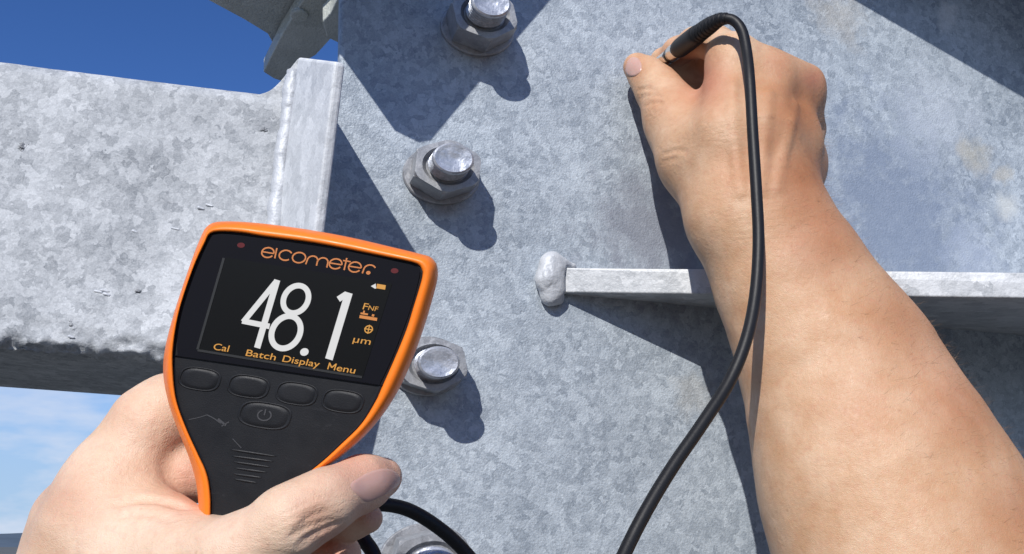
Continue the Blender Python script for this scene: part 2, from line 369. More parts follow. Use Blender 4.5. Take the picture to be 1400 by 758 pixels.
# ------------------------------------------------------------------ bolts through the plate
def make_bolt(px, py, rot, size, label, hn=18, hb=35, tilt=0.0):
    o = tag(empty('bolt', pl(px, py)), label, 'bolt', 'bolts in a row down the steel plate')
    c = pl(px, py); sq = 0.76
    def pt(a, r, h): return c + PU * (r * math.cos(a)) + PV * (r * math.sin(a) * sq) + PN * h
    def ring(r, h, n=64): return np.array([pt(2 * math.pi * i / n, r, h) for i in range(n)])
    R = size
    v, f = loft([ring(R * 1.06, 0), ring(R * 1.06, 2.2), ring(R * 1.03, 2.8), ring(R * 0.6, 2.9)], False, True)
    mesh('washer', v, f, M['nut'], o, smooth=False, bevel=0)
    def hexr(a):                                # hexagon radius at angle a
        b = (a - rot) % (math.pi / 3) - math.pi / 6; return R * 0.985 * math.cos(math.pi / 6) / math.cos(b)
    n = 96; an = [rot + 2 * math.pi * i / n for i in range(n)]
    h0 = 3.0; h1 = hn + 3
    rings = [np.array([pt(a, min(hexr(a), R * 0.95) , h0) for a in an]), np.array([pt(a, hexr(a), h0 + 1.4) for a in an])]
    for t in np.linspace(0, 1, 6):              # chamfered corners: cone cuts the hexagon
        rings.append(np.array([pt(a, min(hexr(a), R * (0.985 - 0.07 * t)), h1 - 2.6 + 2.6 * t * t) for a in an]))
    rings += [np.array([pt(a, R * 0.69, h1 + 0.1) for a in an]), np.array([pt(a, R * 0.575, h1 - 2.4) for a in an])]
    v, f = loft(rings, True, True)
    nut = mesh('nut', v, f, M['nut'], o, bevel=0)
    rr = R * 0.545; rings = [ring(rr * 0.96, h1 - 1)]
    hh = h1; k = 0
    while hh < hb - 2.5:                        # thread turns
        rings += [ring(rr, hh + 0.5), ring(rr, hh + 0.85), ring(rr * 0.83, hh + 1.5), ring(rr * 0.83, hh + 1.65)]; hh += 2.3
    rings += [ring(rr, hh + 0.3), ring(rr, hb - 1.4), ring(rr * 0.97, hb - 0.7), ring(rr * 0.88, hb)]
    for t in (0.8, 0.6, 0.4, 0.2, 0.05):
        q = ring(rr * 0.88 * t, hb - 1.1 * (1 - t) ** 0.8)
        q += PN * (0.5 * fbm(np.c_[q[:, :2] * 0.22, np.full(len(q), px)], 2))[:, None]; rings.append(q)
    v, f = loft(rings, False, True)
    mesh('threaded_shank', v, f, M['bolt_end'], o, smooth=False)
    return o
RM = 50 * 0.4
make_bolt(603, 241, math.radians(25), RM, 'galvanised bolt in full sun above the orange gauge')
make_bolt(652, 41, math.radians(-20), RM, 'galvanised bolt at the top edge, half in dark shadow')
make_bolt(584, 501, math.radians(38), RM * 0.96, 'galvanised bolt partly hidden behind the right edge of the orange gauge')
make_bolt(581, 765, math.radians(15), RM * 1.12, 'galvanised bolt under the black cable at the bottom edge')

# ------------------------------------------------------------------ horizontal beam with end flange
BN = nrm((0.13, 0.27, 0.95)); BP = dp(380, 300, 452)
beam = tag(empty('steel_beam', on(-100, 480, BN, BP)), 'pale galvanised box beam entering from the left against the sky', 'steel beam')
TL, TR = on(-330, 36, BN, BP), on(398, 127, BN, BP); BL, BR = on(-330, 446, BN, BP), on(372, 500, BN, BP)
nx = 190; prof = []
Rc = 9.0; H = 1.0; DEP = 165.0
def corner(cx, cy, a0, a1, n=7): return [(cx + Rc * math.cos(a), cy + Rc * math.sin(a)) for a in np.linspace(a0, a1, n)]
V = []; Fc = []
for i in range(nx + 1):
    t = i / nx; T = TL + (TR - TL) * t; B = BL + (BR - BL) * t; up = T - B; hgt = np.linalg.norm(up); up /= hgt
    # profile in (v up, w back), front face subdivided
    p2 = [(v, 0.0) for v in np.linspace(Rc, hgt - Rc, 60)][::1]
    p2 += [(hgt - Rc + Rc * math.sin(a), Rc - Rc * math.cos(a)) for a in np.linspace(0.2, math.pi / 2, 6)]
    p2 += [(hgt, DEP * 0.5), (hgt, DEP), (0, DEP)] + [(0, w) for w in np.linspace(DEP * 0.9, Rc, 40)]
    p2 += [(Rc - Rc * math.cos(a) if False else Rc - Rc * math.sin(a), Rc - Rc * math.cos(a)) for a in np.linspace(math.pi / 2 - 0.2, 0.2, 6)]
    P = np.array([B + up * v - BN * w for v, w in p2]); V.append(P)
m_ = len(V[0]); V = np.vstack(V)
vv = np.tile(np.array([q[0] for q in p2]), nx + 1); ww = np.tile(np.array([q[1] for q in p2]), nx + 1)
edge = np.exp(-((vv - 1) / 9.0) ** 2) * np.exp(-(np.maximum(ww - 4, 0) / 26.0) ** 2)
disp = fbm(V * 0.05, 3) * 1.0 + edge * (fbm(V * np.array([0.07, 0.22, 0.22]), 5) * 6.0 - 0.8)
V = V + BN * (disp * (ww < 100))[:, None] - np.outer(edge * np.abs(fbm(V * 0.15 + 9, 4)) * 6, nrm(TL - BL)) * 0.7
Fc = []
for i in range(nx):
    for j in range(m_):
        k = (j + 1) % m_; Fc.append((i * m_ + j, (i + 1) * m_ + j, (i + 1) * m_ + k, i * m_ + k))
mesh('box_section', V, Fc, M['beam'], beam, smooth=True)
# flange plate at the beam's end: near edge nearest the camera casts the shadow on the big plate
Ct, Cb = dp(458, 84, 392), dp(396, 590, 388); Dt, Db = dp(407, 78, 452), dp(345, 580, 452)
fn = nrm(np.cross(Ct - Cb, Dt - Ct)); fn = fn if fn[2] > 0 else -fn
fv, ff = prism([Dt, Ct, Cb, Db], -fn * 5)
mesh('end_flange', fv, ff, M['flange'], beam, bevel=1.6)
wp = catmull([on(x, y, BN, BP, 3) for x, y in ((402, 100), (396, 150), (388, 215), (378, 290), (366, 380), (352, 500))], 12)
wp = wp + np.c_[fbm(wp * 0.2, 2) * 1.6, fbm(wp * 0.2 + 5, 2), fbm(wp * 0.2 + 9, 2)]
tv, tf = tube(wp, 4.6 + 1.0 * fbm(wp * 0.35, 2), 14); mesh('weld_seam', tv, tf, M['weld'], beam, smooth=True)
cv, cf = prism(catmull([on(x, y, BN, BP, -1.0) for x, y in ((346, 131), (368, 124), (384, 110), (396, 94), (408, 79))], 4).tolist() + [on(412, 150, BN, BP, -1.0), on(342, 150, BN, BP, -1.0)], -BN * 12)
mesh('corner_fillet', cv, cf, M['beam'], beam, bevel=0.8)
for k, (x, y) in enumerate(((272, 284), (283, 280), (139, 397), (143, 402), (130, 398), (235, 312), (95, 460), (182, 316))):
    b_ = Body().group(1.5, 1).chain([(on(x, y, BN, BP, 0), 0.55 + 0.5 * RNG.random()), (on(x + 5 + 5 * RNG.random(), y + 2, BN, BP, 0), 0.35 + 0.4 * RNG.random())])
    v_, f_ = b_.polygonise(0.35); mesh('zinc_drip', v_, f_, M['weld'], beam, smooth=True)

# ------------------------------------------------------------------ bracing above: shaded bracket in view, two unseen plates added to cast shadows on the steel
UPc = np.array([0, math.cos(PITCH), -math.sin(PITCH)])
KN = nrm(-UPc + np.array([0.10, 0.0, 0.12])); KP = dp(400, 60, 640)
br = tag(empty('brace_bracket', on(400, 60, KN, KP)), 'weathered grey-green bracing bracket in shade against blue sky, top left', 'bracket')
def kpoly(pts, h=0.0): return [on(x, y, KN, KP, h) for x, y in pts]
v, f = prism(kpoly(((250, -25), (283, 0), (335, 28), (366, 47), (376, 66), (430, 40), (520, -30), (480, -80), (250, -80))), -KN * 14)
mesh('gusset', v, f, M['bracket'], br, bevel=1)
v, f = prism(kpoly(((360, 99), (374, 108), (389, 113), (404, 92), (432, 76), (452, 54), (478, 12), (505, -30), (440, -40), (408, 10), (384, 50), (372, 74)), 16), -KN * 12)
mesh('angle_leg', v, f, M['bracket'], br, bevel=1)
v, f = prism(kpoly(((452, 18), (441, 30), (447, 52), (464, 60), (466, 46), (520, -18), (520, -60), (470, -20)), 34), -KN * 14)
mesh('cleat', v, f, M['bracket'], br, bevel=1)
cc = on(409, 20, KN, KP, 16.5)
kx = nrm(np.cross(KN, [0, 1, 0])); ky = np.cross(KN, kx)
v, f = loft([np.array([cc + KN * h + (kx * math.cos(a) + ky * math.sin(a)) * r for a in np.linspace(0, 2 * math.pi, 24, endpoint=False)]) for r, h in ((6, -1), (6, 1.5), (5, 2.2))], False, True)
mesh('rivet_head', v, f, M['bracket'], br)
hh = 74.0
v, f = prism([lift(x, y, hh) for x, y in ((420, -20), (462, 70), (512, 140), (541, 181), (574, 197), (590, 194), (655, 116), (755, 0), (800, -60), (430, -60))], -PN * 3)  # added out of view, its outline lifted sunwards from the wanted shadow
o = mesh('shadow_plate', v, f, M['rib'], bevel=1); tag(o, 'unseen plate added just above the frame to shade the top bolt', 'shadow plate')
v, f = prism([lift(x, y, 96) for x, y in ((1080, -50), (1165, 0), (1400, 135), (1800, 366), (2100, 100), (1900, -500), (1250, -500))], -PN * 3)  # second added caster, stretched outwards to block more sky light
o = mesh('shadow_plate', v, f, M['rib'], bevel=1); tag(o, 'unseen plate added beyond the top right corner to shade that corner', 'shadow plate')

# ------------------------------------------------------------------ coating thickness gauge
GN = nrm((-0.09, 0.07, 0.99)); GP = dp(400, 470, 262)
def G(px, py, z=0.0): return on(px, py, GN, GP, z)
gx = nrm(np.array([231, 37.])); gy = nrm(np.array([-40, 126.]))    # the gauge's own axes as seen
def orange():
    m = MT('orange_rubber'); m.set(Base_Color=m.mix(m.noise(60, 4), (0.84, 0.17, 0.008), (0.92, 0.22, 0.015)), Roughness=m.ramp(m.noise(200, 4), [(0.3, 0.34), (0.7, 0.5)]), Specular_IOR_Level=0.45)
    m.set(Normal=m.bump(m.noise(1500, 2), 0.12, 0.0002)); return m.m
M['orange'] = orange()
def darkface():
    m = MT('dark_plastic'); c = m.mix(m.noise(90, 5, 0.65), (0.007, 0.0075, 0.009), (0.014, 0.0145, 0.017))
    sc_ = m.ramp(m.noise(60, 6, 0.8, vec=m.map((1, 1, 3), (0.4, 0.7, 0.2)), dist=0.8), [(0.60, 0.0), (0.80, 1.0)])
    c = m.mix(m.math('MULTIPLY', sc_, 0.6), c, (0.06, 0.06, 0.065))
    m.set(Base_Color=c, Specular_IOR_Level=0.28, Roughness=m.ramp(m.noise(120, 4), [(0.3, 0.42), (0.7, 0.6)]), Normal=m.bump(m.noise(2600, 2), 0.25, 0.0002)); return m.m
M['dark'] = darkface()
M['gloss'] = simple('window_gloss', (0.004, 0.004, 0.007), 0.06, bumpsc=0)
M['screen'] = simple('screen_black', (0.0015, 0.0015, 0.0015), 0.25)
M['edge_grey'] = simple('screen_edge', (0.022, 0.022, 0.022), 0.4)
def glow(name, col, st, b=None):
    m = MT(name); m.set(Base_Color=b or (0.02, 0.02, 0.02), Emission_Color=col, Emission_Strength=st, Roughness=0.5); return m.m
M['digit'] = glow('lit_digits', (0.86, 0.86, 0.86), 0.78)
M['amber'] = glow('lit_amber', (1.0, 0.46, 0.05), 0.62)
M['amber2'] = glow('lit_orange', (1.0, 0.35, 0.05), 0.6)
M['logo'] = simple('logo_orange', (0.50, 0.17, 0.045), 0.5)
M['led'] = simple('led_red', (0.10, 0.014, 0.016), 0.3)
M['scuff'] = simple('scuff', (0.042, 0.042, 0.046), 0.8)
gauge = tag(empty('thickness_gauge', G(310, 800, -15)), 'orange and black handheld coating gauge showing 48.1, gripped by the hand at lower left', 'gauge')
Lo = [(268, 800), (268, 770), (270, 735), (271, 712), (271, 685), (267, 655), (257, 622), (244, 590), (232, 557), (225, 527), (223, 500), (227, 470), (238, 428), (252, 385), (266, 345), (275, 323)]
To = [(275, 323), (281, 312), (291, 305), (306, 303), (330, 303.5), (365, 306.5), (420, 314), (480, 325), (540, 339), (575, 347.5), (589, 352), (597, 361)]
Ro = [(597, 361), (599, 374), (596, 392), (590, 414), (582, 441), (571, 473), (557, 508), (543, 537), (523, 568), (499, 596), (470, 622), (440, 645), (410, 665), (385, 684), (365, 708), (352, 735), (344, 765), (340, 800)]
Li = [(284, 796), (285, 770), (287, 735), (287.5, 715), (288, 680), (283, 648), (270, 619), (255, 586), (241, 546), (236.5, 502), (237.5, 470), (244, 430), (255, 393), (268, 358), (281, 331)]
Ti = [(281, 331), (285, 322), (293, 317.5), (312, 317), (335, 319), (361, 323.5), (420, 331), (460, 338), (520, 350), (560, 358), (573, 363), (578, 372)]
Ri = [(578, 372), (576, 385), (565, 421), (556, 450), (541, 487), (522, 530), (514, 548), (494, 580), (465, 609), (440, 632), (410, 655), (384, 675), (358, 700), (343, 730), (334, 765), (330, 796)]
def outline(a, b, c):
    return np.vstack([resample(catmull(a, 8), 70)[:-1], resample(catmull(b, 8), 70)[:-1], resample(catmull(c, 8), 70)])
OO, II = outline(Lo, To, Ro), outline(Li, Ti, Ri)
def gring(t, z, base=None):
    P = II + (OO - II) * t; return np.array([G(x, y, z) for x, y in P])
cen = OO.mean(0)
def sring(s, z): return np.array([G(*(cen + (p - cen) * s), z) for p in OO])
v, f = loft([gring(0.0, -1.6), gring(0.03, -0.5), gring(0.12, 0.0), gring(0.32, 0.1), gring(0.52, -0.5), gring(0.72, -2.2), gring(0.88, -5), gring(0.97, -9), gring(1.0, -13), sring(0.995, -18), sring(0.965, -23), sring(0.90, -27), sring(0.7, -29.5)], False, True)
hs = mesh('housing', v, f, M['orange'], gauge, smooth=True)
v, f = loft([gring(0.02, -2.4), gring(0.0, -1.4), gring(-0.12, -1.2), gring(-0.25, -1.5)], False, True)
mesh('front_panel', v, f, M['dark'], gauge, smooth=False)
def strip(pts, w, z, thick=0.15, closed=False):
    P = np.asarray(pts, float); n = len(P)
    T = (np.roll(P, -1, 0) - np.roll(P, 1, 0)) if closed else np.gradient(P, axis=0)
    T /= np.linalg.norm(T, axis=1)[:, None] + 1e-9; Nn = np.c_[-T[:, 1], T[:, 0]]
    a = P + Nn * (w / 2); b = P - Nn * (w / 2)
    V = np.array([G(*q, z) for q in a] + [G(*q, z) for q in b] + [G(*q, z - thick) for q in a] + [G(*q, z - thick) for q in b]); f = []
    for i in range(n if closed else n - 1):
        j = (i + 1) % n; f += [(i, j, n + j, n + i), (i, 2 * n + i, 2 * n + j, j), (n + i, n + j, 3 * n + j, 3 * n + i)]
    if not closed: f += [(0, n, 3 * n, 2 * n), (n - 1, 3 * n - 1, 4 * n - 1, 2 * n - 1)]
    return V, f
def gpoly(pts, z, th=0.4): return prism([G(x, y, z) for x, y in pts], -GN * th)
wpts = catmull([(296, 321), (312, 320.5), (361, 326.5), (460, 341), (545, 358.5), (568, 364.5), (574, 373), (562, 420), (540, 480), (520, 523), (514, 525), (400, 509), (250, 488), (243, 484), (243, 460), (251, 420), (270, 365), (288, 326)], 6, True)
v, f = gpoly(wpts, -0.9, 0.8); win = mesh('display_window', v, f, M['gloss'], gauge, bevel=0.15)
scr = [(308, 352), (536, 388), (496, 515.5), (270, 478)]
v, f = gpoly(scr, -0.75, 0.3); sc_o = mesh('screen', v, f, M['screen'], gauge)
v, f = merge([strip([(306, 353), (270, 478)], 3.4, -0.62, 0.2), strip([(270, 479), (495, 516)], 3.0, -0.62, 0.2)]); mesh('screen_bevel', v, f, M['edge_grey'], sc_o)
def ell(c, rx, ry, a0=0, a1=360, n=40):
    a = np.radians(np.linspace(a0, a1, n)); return np.array([np.asarray(c) + gx * (rx * math.cos(q)) + gy * (ry * math.sin(q)) for q in a])
ZT = -0.55
def put(name, parts, mat, par=gauge, z=None):
    v, f = merge(parts); return mesh(name, v, f, mat, par)
# reading: 48.1
put('digit', [strip([(379, 383), (351.5, 476)], 8.5, ZT), strip([(377, 386), (332.5, 440.5)], 7.5, ZT + 0.02), strip([(331, 439), (368.5, 446.5)], 7.5, ZT + 0.04)], M['digit'], sc_o)
gys = gy
put('digit', [strip(ell((404.5, 409.5), 16.5, 19.5, 0, 352, 48), 7.6, ZT, closed=True), strip(ell((391, 454.5), 19, 23, 0, 352, 48), 8.0, ZT + 0.03, closed=True)], M['digit'], sc_o)
v, f = gpoly(ell((416, 481.5), 5.6, 5.4, 0, 345, 24), ZT, 0.15); mesh('decimal_point', v, f, M['digit'], sc_o)
put('digit', [strip([(477, 400.5), (449.6, 491.5)], 10.5, ZT), strip([(462.5, 409.5), (474, 402)], 8, ZT + 0.03)], M['digit'], sc_o)
def text(body, x0, y0, width, capx, mat, name, par, z=ZT, bold=0.0):
    cu = bpy.data.curves.new('t', 'FONT'); cu.body = body; cu.size = 1.0; cu.offset = bold
    ob = bpy.data.objects.new('t', cu); COL.objects.link(ob); dg = bpy.context.evaluated_depsgraph_get()
    me = bpy.data.meshes.new_from_object(ob.evaluated_get(dg)); vs = np.array([q.co[:2] for q in me.vertices]); fs = [tuple(p.vertices) for p in me.polygons]
    bpy.data.objects.remove(ob); bpy.data.meshes.remove(me)
    lo = vs.min(0); hi = vs.max(0); sx = width / (hi[0] - lo[0]); sy = capx / 0.73
    P = np.array([x0, y0]) + np.outer((vs[:, 0] - lo[0]) * sx, gx) - np.outer(vs[:, 1] * sy, gy)
    return mesh(name, np.array([G(x, y, z) for x, y in P]), fs, mat, par)
for t_, x_, y_, w_ in (('Cal', 291, 478, 21), ('Batch', 335.5, 486.5, 41), ('Display', 385.5, 494.5, 51), ('enu', 459.5, 507, 25.5)):
    text(t_, x_, y_, w_, 9.5, M['amber'], 'menu_text', sc_o, bold=0.004)
mo = np.array([447.5, 505.0])
put('menu_text', [strip([mo + gx * a_ - gy * b_, mo + gx * c_ - gy * d_], 1.7, ZT + 0.01 * k_) for k_, (a_, b_, c_, d_) in enumerate(((0.5, 0, 0.5, 9.5), (9.5, 0, 9.5, 9.5), (0.5, 9, 5, 3), (9.5, 9, 5, 3)))], M['amber'], sc_o)
text('F', 495.5, 423, 6.5, 9.5, M['amber'], 'menu_text', sc_o); text('NF', 503, 424, 13, 7, M['amber'], 'menu_text', sc_o)
text('µm', 482, 468, 24, 10, M['amber'], 'menu_text', sc_o)
put('mode_icon', [strip([(491.5, 433), (515.5, 437)], 4.2, ZT), strip([(493, 428.5), (503, 430.2)], 2.4, ZT), strip([(498, 425), (497.2, 428)], 2.2, ZT), strip([(510.5, 430), (509.6, 433)], 3.2, ZT)], M['amber2'], sc_o)
put('target_icon', [strip(ell((504, 450.5), 5, 5, 0, 345, 24), 1.6, ZT, closed=True), strip([(498, 449.5), (510, 451.5)], 1.4, ZT + .02), strip([(505.4, 444.5), (502.6, 456.5)], 1.4, ZT + .04)], M['amber'], sc_o)
put('battery_icon', [strip([(515, 391.3), (527, 393.3)], 6.2, ZT)], M['amber'], sc_o)
v, f = gpoly(((507, 391.5), (513.5, 388), (514.2, 394.5), (512.6, 395)), ZT, 0.15); mesh('battery_tip', v, f, M['digit'], sc_o)
# maker's lettering
lw = 2.0; ZL = -0.78
def e_(c, r, ry): return [strip(ell(c, r, ry, 28, 360, 36), lw, ZL), strip([np.asarray(c) - gx * r, np.asarray(c) + gx * r], lw * 0.9, ZL + 0.02)]
lp = e_((366.2, 345.6), 8.2, 6.9) + [strip([(378.6, 339.5), (375.6, 353.5)], lw, ZL)]
lp += [strip(ell((390.5, 349.3), 8.6, 7.0, 45, 325, 30), lw, ZL), strip(ell((408.8, 352.5), 8.8, 7.2, 0, 350, 40), lw, ZL, closed=True)]
lp += [strip(np.vstack([[(418.0, 361.5)], ell((427.2, 356.4), 7.0, 6.2, 180, 360, 16), [(432.6, 363.5)]]), lw, ZL), strip(np.vstack([ell((441.2, 358.8), 7.0, 6.2, 180, 360, 16), [(446.8, 366)]]), lw, ZL)]
lp += e_((458.9, 361.0), 8.4, 7.0) + [strip([(474.2, 353), (470.4, 369.5)], lw, ZL), strip([(469, 356.4), (479.5, 358.1)], lw * 0.9, ZL + 0.02)]
lp += e_((485.2, 365.4), 8.4, 7.0) + [strip(np.vstack([[(495.4, 374)], ell((505.4, 369.2), 8.0, 6.8, 180, 325, 16)]), lw, ZL)]
put('lettering', lp, M['logo'], win)
v, f = gpoly(ell((503.5, 373.2), 3.0, 2.6, 0, 340, 18), ZL, 0.12); mesh('lettering_dot', v, f, M['logo'], win)
for c in ((329.5, 335.5), (539.5, 370.5)):
    v, f = gpoly(ell(c, 5.2, 3.6, 0, 345, 20), ZL - 0.02, 0.1); mesh('indicator_light', v, f, M['led'], win)
# keys
def key(c, rx, ry, name='button'):
    def ring(s, z, n=48):
        a = np.linspace(0, 2 * math.pi, n, endpoint=False); q = []
        for t in a:
            cx_, sy_ = math.cos(t), math.sin(t); e = 2 / 2.9
            q.append(G(*(np.asarray(c) + gx * (rx * s * abs(cx_) ** e * np.sign(cx_)) + gy * (ry * s * abs(sy_) ** e * np.sign(sy_))), z))
        return np.array(q)
    s_ = 1.0
    v, f = loft([ring(1.03, -1.6), ring(0.99, -1.28), ring(0.95, -1.24), ring(0.92, -1.30), ring(0.895, -1.56), ring(0.865, -1.5), ring(0.82, -1.32), ring(0.6, -1.27), ring(0.3, -1.25)], False, True)
    return mesh(name, v, f, M['dark'], gauge, smooth=True)
for c in ((273, 518.5), (339.8, 528.8), (405.5, 538.5), (468.8, 549)): key(c, 28.5, 16)
kp = key((362, 568.3), 36, 18.5)
put('power_symbol', [strip(ell((361.5, 568), 9, 7.4, -60, 240, 30), 2.0, -1.12), strip([(363.4, 559.5), (361.4, 568)], 2.0, -1.10)], M['scuff'], kp)
for a, b in (((314, 614.6), (379, 624.5)), ((316, 623.5), (375, 631.5)), ((318, 631.5), (370.5, 639)), ((320, 640), (366, 646.3)), ((318, 648), (359, 653.5)), ((319.5, 655), (352, 660.5))):
    P = np.linspace(a, b, 14); mid = np.sin(np.linspace(0, math.pi, 14)) ** 0.5
    v, f = tube([G(x, y, -1.6) for x, y in P], 0.42 * (0.25 + 0.75 * mid), 10); mesh('grip_ridge', v, f, M['dark'], gauge, smooth=True)
for pts, w in ((((258, 574), (272, 571), (283, 567.5)), 1.5), (((283, 567.5), (292, 572), (302, 579)), 2.0), (((298, 573), (309, 582)), 4.0), (((303, 583), (313, 577)), 2.0), (((318, 600), (330, 613)), 1.6)):
    v, f = strip(resample(catmull(pts, 4), 8), w * 0.75, -1.42 if pts[0][1] not in (516, 519) else -1.16, 0.05); mesh('scuff_mark', v, f, M['scuff'], gauge)

# ------------------------------------------------------------------ the person: one arm with the probe, one hand with the gauge
def skin(name, base, tan, red):
    m = MT(name)
    c = m.mix(m.ramp(m.noise(45, 4, 0.6), [(0.35, 0.0), (0.68, 1.0)]), base, tan)
    c = m.mix(m.math('MULTIPLY', m.attr('tan'), 1.0, True), c, m.mix(m.noise(80, 4), tuple(x * y for x, y in zip(tan, (0.62, 0.42, 0.34))), tuple(x * y for x, y in zip(tan, (0.82, 0.66, 0.55)))))
    c = m.mix(m.math('MULTIPLY', m.attr('red'), 0.75, True), c, red)
    c = m.mix(m.math('MULTIPLY', m.ramp(m.noise(300, 3), [(0.5, 0.0), (0.75, 1.0)]), 0.22), c, red)
    c = m.mix(m.math('MULTIPLY', m.ramp(m.noise(1100, 3, 0.7), [(0.35, 0.0), (0.7, 1.0)]), 0.16), c, tuple(x * 0.6 for x in tan))
    sp = m.voro(170, 'F1', 'Distance'); fr = m.math('MULTIPLY', m.ramp(sp, [(0.06, 1.0), (0.16, 0.0)]), m.ramp(m.noise(40, 2), [(0.58, 0.0), (0.66, 0.35)]))
    c = m.mix(fr, c, (0.30, 0.11, 0.055))
    nb = m.bump(m.voro(1500, 'DISTANCE_TO_EDGE', 'Distance'), 0.4, 0.0004)
    nb = m.bump(m.noise(480, 3, 0.65), 0.4, 0.0006, nb)
    an = m.noise(330, 3, 0.6, vec=m.map((0.35, 1.6, 1.6), (0.0, 0.35, 0.0)))
    nb = m.bump(m.math('MULTIPLY', an, m.math('ADD', m.attr('wrinkle'), 0.10)), 0.7, 0.0011, nb)
    m.set(Base_Color=c, Roughness=m.ramp(m.noise(500, 3), [(0.3, 0.44), (0.7, 0.62)]), Normal=nb, Subsurface_Weight=0.13, Subsurface_Scale=0.003, Specular_IOR_Level=0.38)
    m.p.inputs['Subsurface Radius'].default_value = (1.0, 0.35, 0.18); m.p.subsurface_method = 'RANDOM_WALK'
    return m.m
M['skin_arm'] = skin('skin_arm', (0.61, 0.41, 0.265), (0.50, 0.28, 0.15), (0.46, 0.165, 0.10))
M['skin_hand'] = skin('skin_hand', (0.69, 0.51, 0.375), (0.62, 0.42, 0.285), (0.52, 0.22, 0.155))
def nailmat():
    m = MT('nail'); m.set(Base_Color=m.mix(m.noise(120, 3), (0.46, 0.26, 0.215), (0.54, 0.34, 0.28)), Roughness=0.3, Specular_IOR_Level=0.5, Subsurface_Weight=0.1, Subsurface_Scale=0.002)
    m.set(Normal=m.bump(m.noise(600, 2), 0.15, 0.0002)); return m.m
M['nail'] = nailmat()
M['hair'] = simple('arm_hair', (0.20, 0.12, 0.065), 0.5)
person = tag(empty('person', pl(1300, 1150, 140)), 'person with bare forearms, pressing a probe to the plate and holding the orange gauge', 'person')
def px2(P): P = np.asarray(P); return np.stack([CX + F * P[:, 0] / -P[:, 2], CY - F * P[:, 1] / -P[:, 2]], 1)
def attrs(o, V, spec):
    uv = px2(V)
    for name, spots in spec.items():
        a = np.zeros(len(V), np.float32)
        for (x, y, r, s) in spots: a = np.maximum(a, s * np.exp(-((uv[:, 0] - x) ** 2 + (uv[:, 1] - y) ** 2) / r ** 2))
        at = o.data.attributes.new(name, 'FLOAT', 'POINT'); at.data.foreach_set('value', a.astype(np.float32))
def hp(px, py, h, r):                          # joint: pixel, height over the plate, radius in pixels
    p = pl(px, py, h); return (p, r * -p[2] / F)
def dq(px, py, d, r): return (dp(px, py, d), r * d / F)
def nail(body, pts, d0, off, parent, n=16):
    C = catmull(pts, 6, True); c = C.mean(0); rings = []
    for t in (1.0, 0.93, 0.8, 0.6, 0.4, 0.2, 0.04):
        q = c + (C - c) * t; P = body.trace(q[:, 0], q[:, 1], d0); g = body.grad(P)
        o_ = off * (0.1 if t == 1.0 else min(1, 0.7 + 0.4 * (1 - t))); rings.append(P + g * o_)
    v, f = loft(rings, False, True); return mesh('fingernail', v, f, M['nail'], parent, smooth=True)

def crease(body, pts, r, k, d0, off=0.0):
    q = catmull(pts, 3); P = body.trace(q[:, 0], q[:, 1], d0); return (P + body.grad(P) * off, r, k)
ra = Body()
ra.group(22, 1)                                                            # forearm and wrist
ra.chain([hp(1035, 292, 80, 80), hp(1062, 345, 84, 82), hp(1092, 402, 88, 94), hp(1150, 512, 96, 126), hp(1206, 655, 108, 160), hp(1270, 800, 118, 186), hp(1340, 960, 128, 205)], (PN, 1.22))
ra.group(14, 14)                                                             # back of the hand
ra.chain([hp(1003, 300, 84, 52), hp(995, 190, 82, 42), hp(1000, 84, 72, 31)])
ra.chain([hp(1040, 290, 86, 52), hp(1046, 190, 84, 40), hp(1052, 111, 77, 28)])
ra.chain([hp(1062, 285, 80, 48), hp(1078, 200, 74, 36), hp(1090, 126, 65, 24)])
ra.chain([hp(1078, 290, 72, 38), hp(1092, 230, 60, 29), hp(1100, 180, 51, 21)])
ra.chain([hp(985, 290, 74, 46), hp(950, 215, 58, 46), hp(926, 168, 44, 37), hp(905, 130, 32, 31)])   # thumb metacarpal
ra.chain([hp(1006, 84, 70, 28), hp(1050, 110, 70, 28), hp(1074, 120, 67, 26), hp(1091, 128, 62, 22), hp(1098, 176, 50, 20)])
ra.chain([hp(970, 200, 60, 30), hp(986, 150, 64, 22)])                       # web towards the index
ra.group(4, 5)                                                              # thumb end
ra.chain([hp(915, 146, 36, 33), hp(897, 118, 27, 29), hp(884, 103, 21, 24), hp(871, 92, 16, 19.5)])
ra.group(4, 4)                                                              # index finger along the probe
ra.chain([hp(1002, 78, 70, 30), hp(978, 60, 56, 23), hp(950, 58, 42, 20), hp(926, 70, 26, 18), hp(906, 83, 13, 15), hp(898, 90, 8, 13)])
ra.group(4, 3)                                                              # curled fingers under the hand
ra.chain([hp(1056, 104, 76, 27), hp(1012, 88, 48, 25), hp(976, 88, 34, 23), hp(950, 92, 20, 20), hp(934, 100, 12, 17)])
ra.group(4, 3)
ra.chain([hp(1094, 126, 60, 24), hp(1050, 118, 42, 23), hp(1000, 122, 26, 21), hp(960, 122, 14, 18)])
ra.group(4, 3)
ra.chain([hp(1103, 180, 46, 22), hp(1085, 165, 32, 22), hp(1040, 165, 14, 19)])
ra.group(5, 6)                                                              # knuckle caps, wrist bone
ra.chain([hp(1108, 110, 70, 13), hp(1103, 120, 69, 15)])
ra.chain([hp(1110, 300, 78, 22), hp(1098, 310, 80, 24)])
rid = []                                                                     # tendons and veins lying just under the skin
for pts, r, sink in ((((1012, 262), (1004, 190), (1002, 112)), 2.2, 1.8), (((1040, 262), (1046, 190), (1052, 128)), 2.2, 1.75), (((1062, 258), (1076, 195), (1088, 142)), 2.0, 1.75)):
    q = catmull(pts, 2); P = ra.trace(q[:, 0], q[:, 1], 300); rid.append((P - ra.grad(P) * sink, r))
ra.group(1.5, 3.2)
for P, r in rid: ra.chain([(x, r) for x in P])
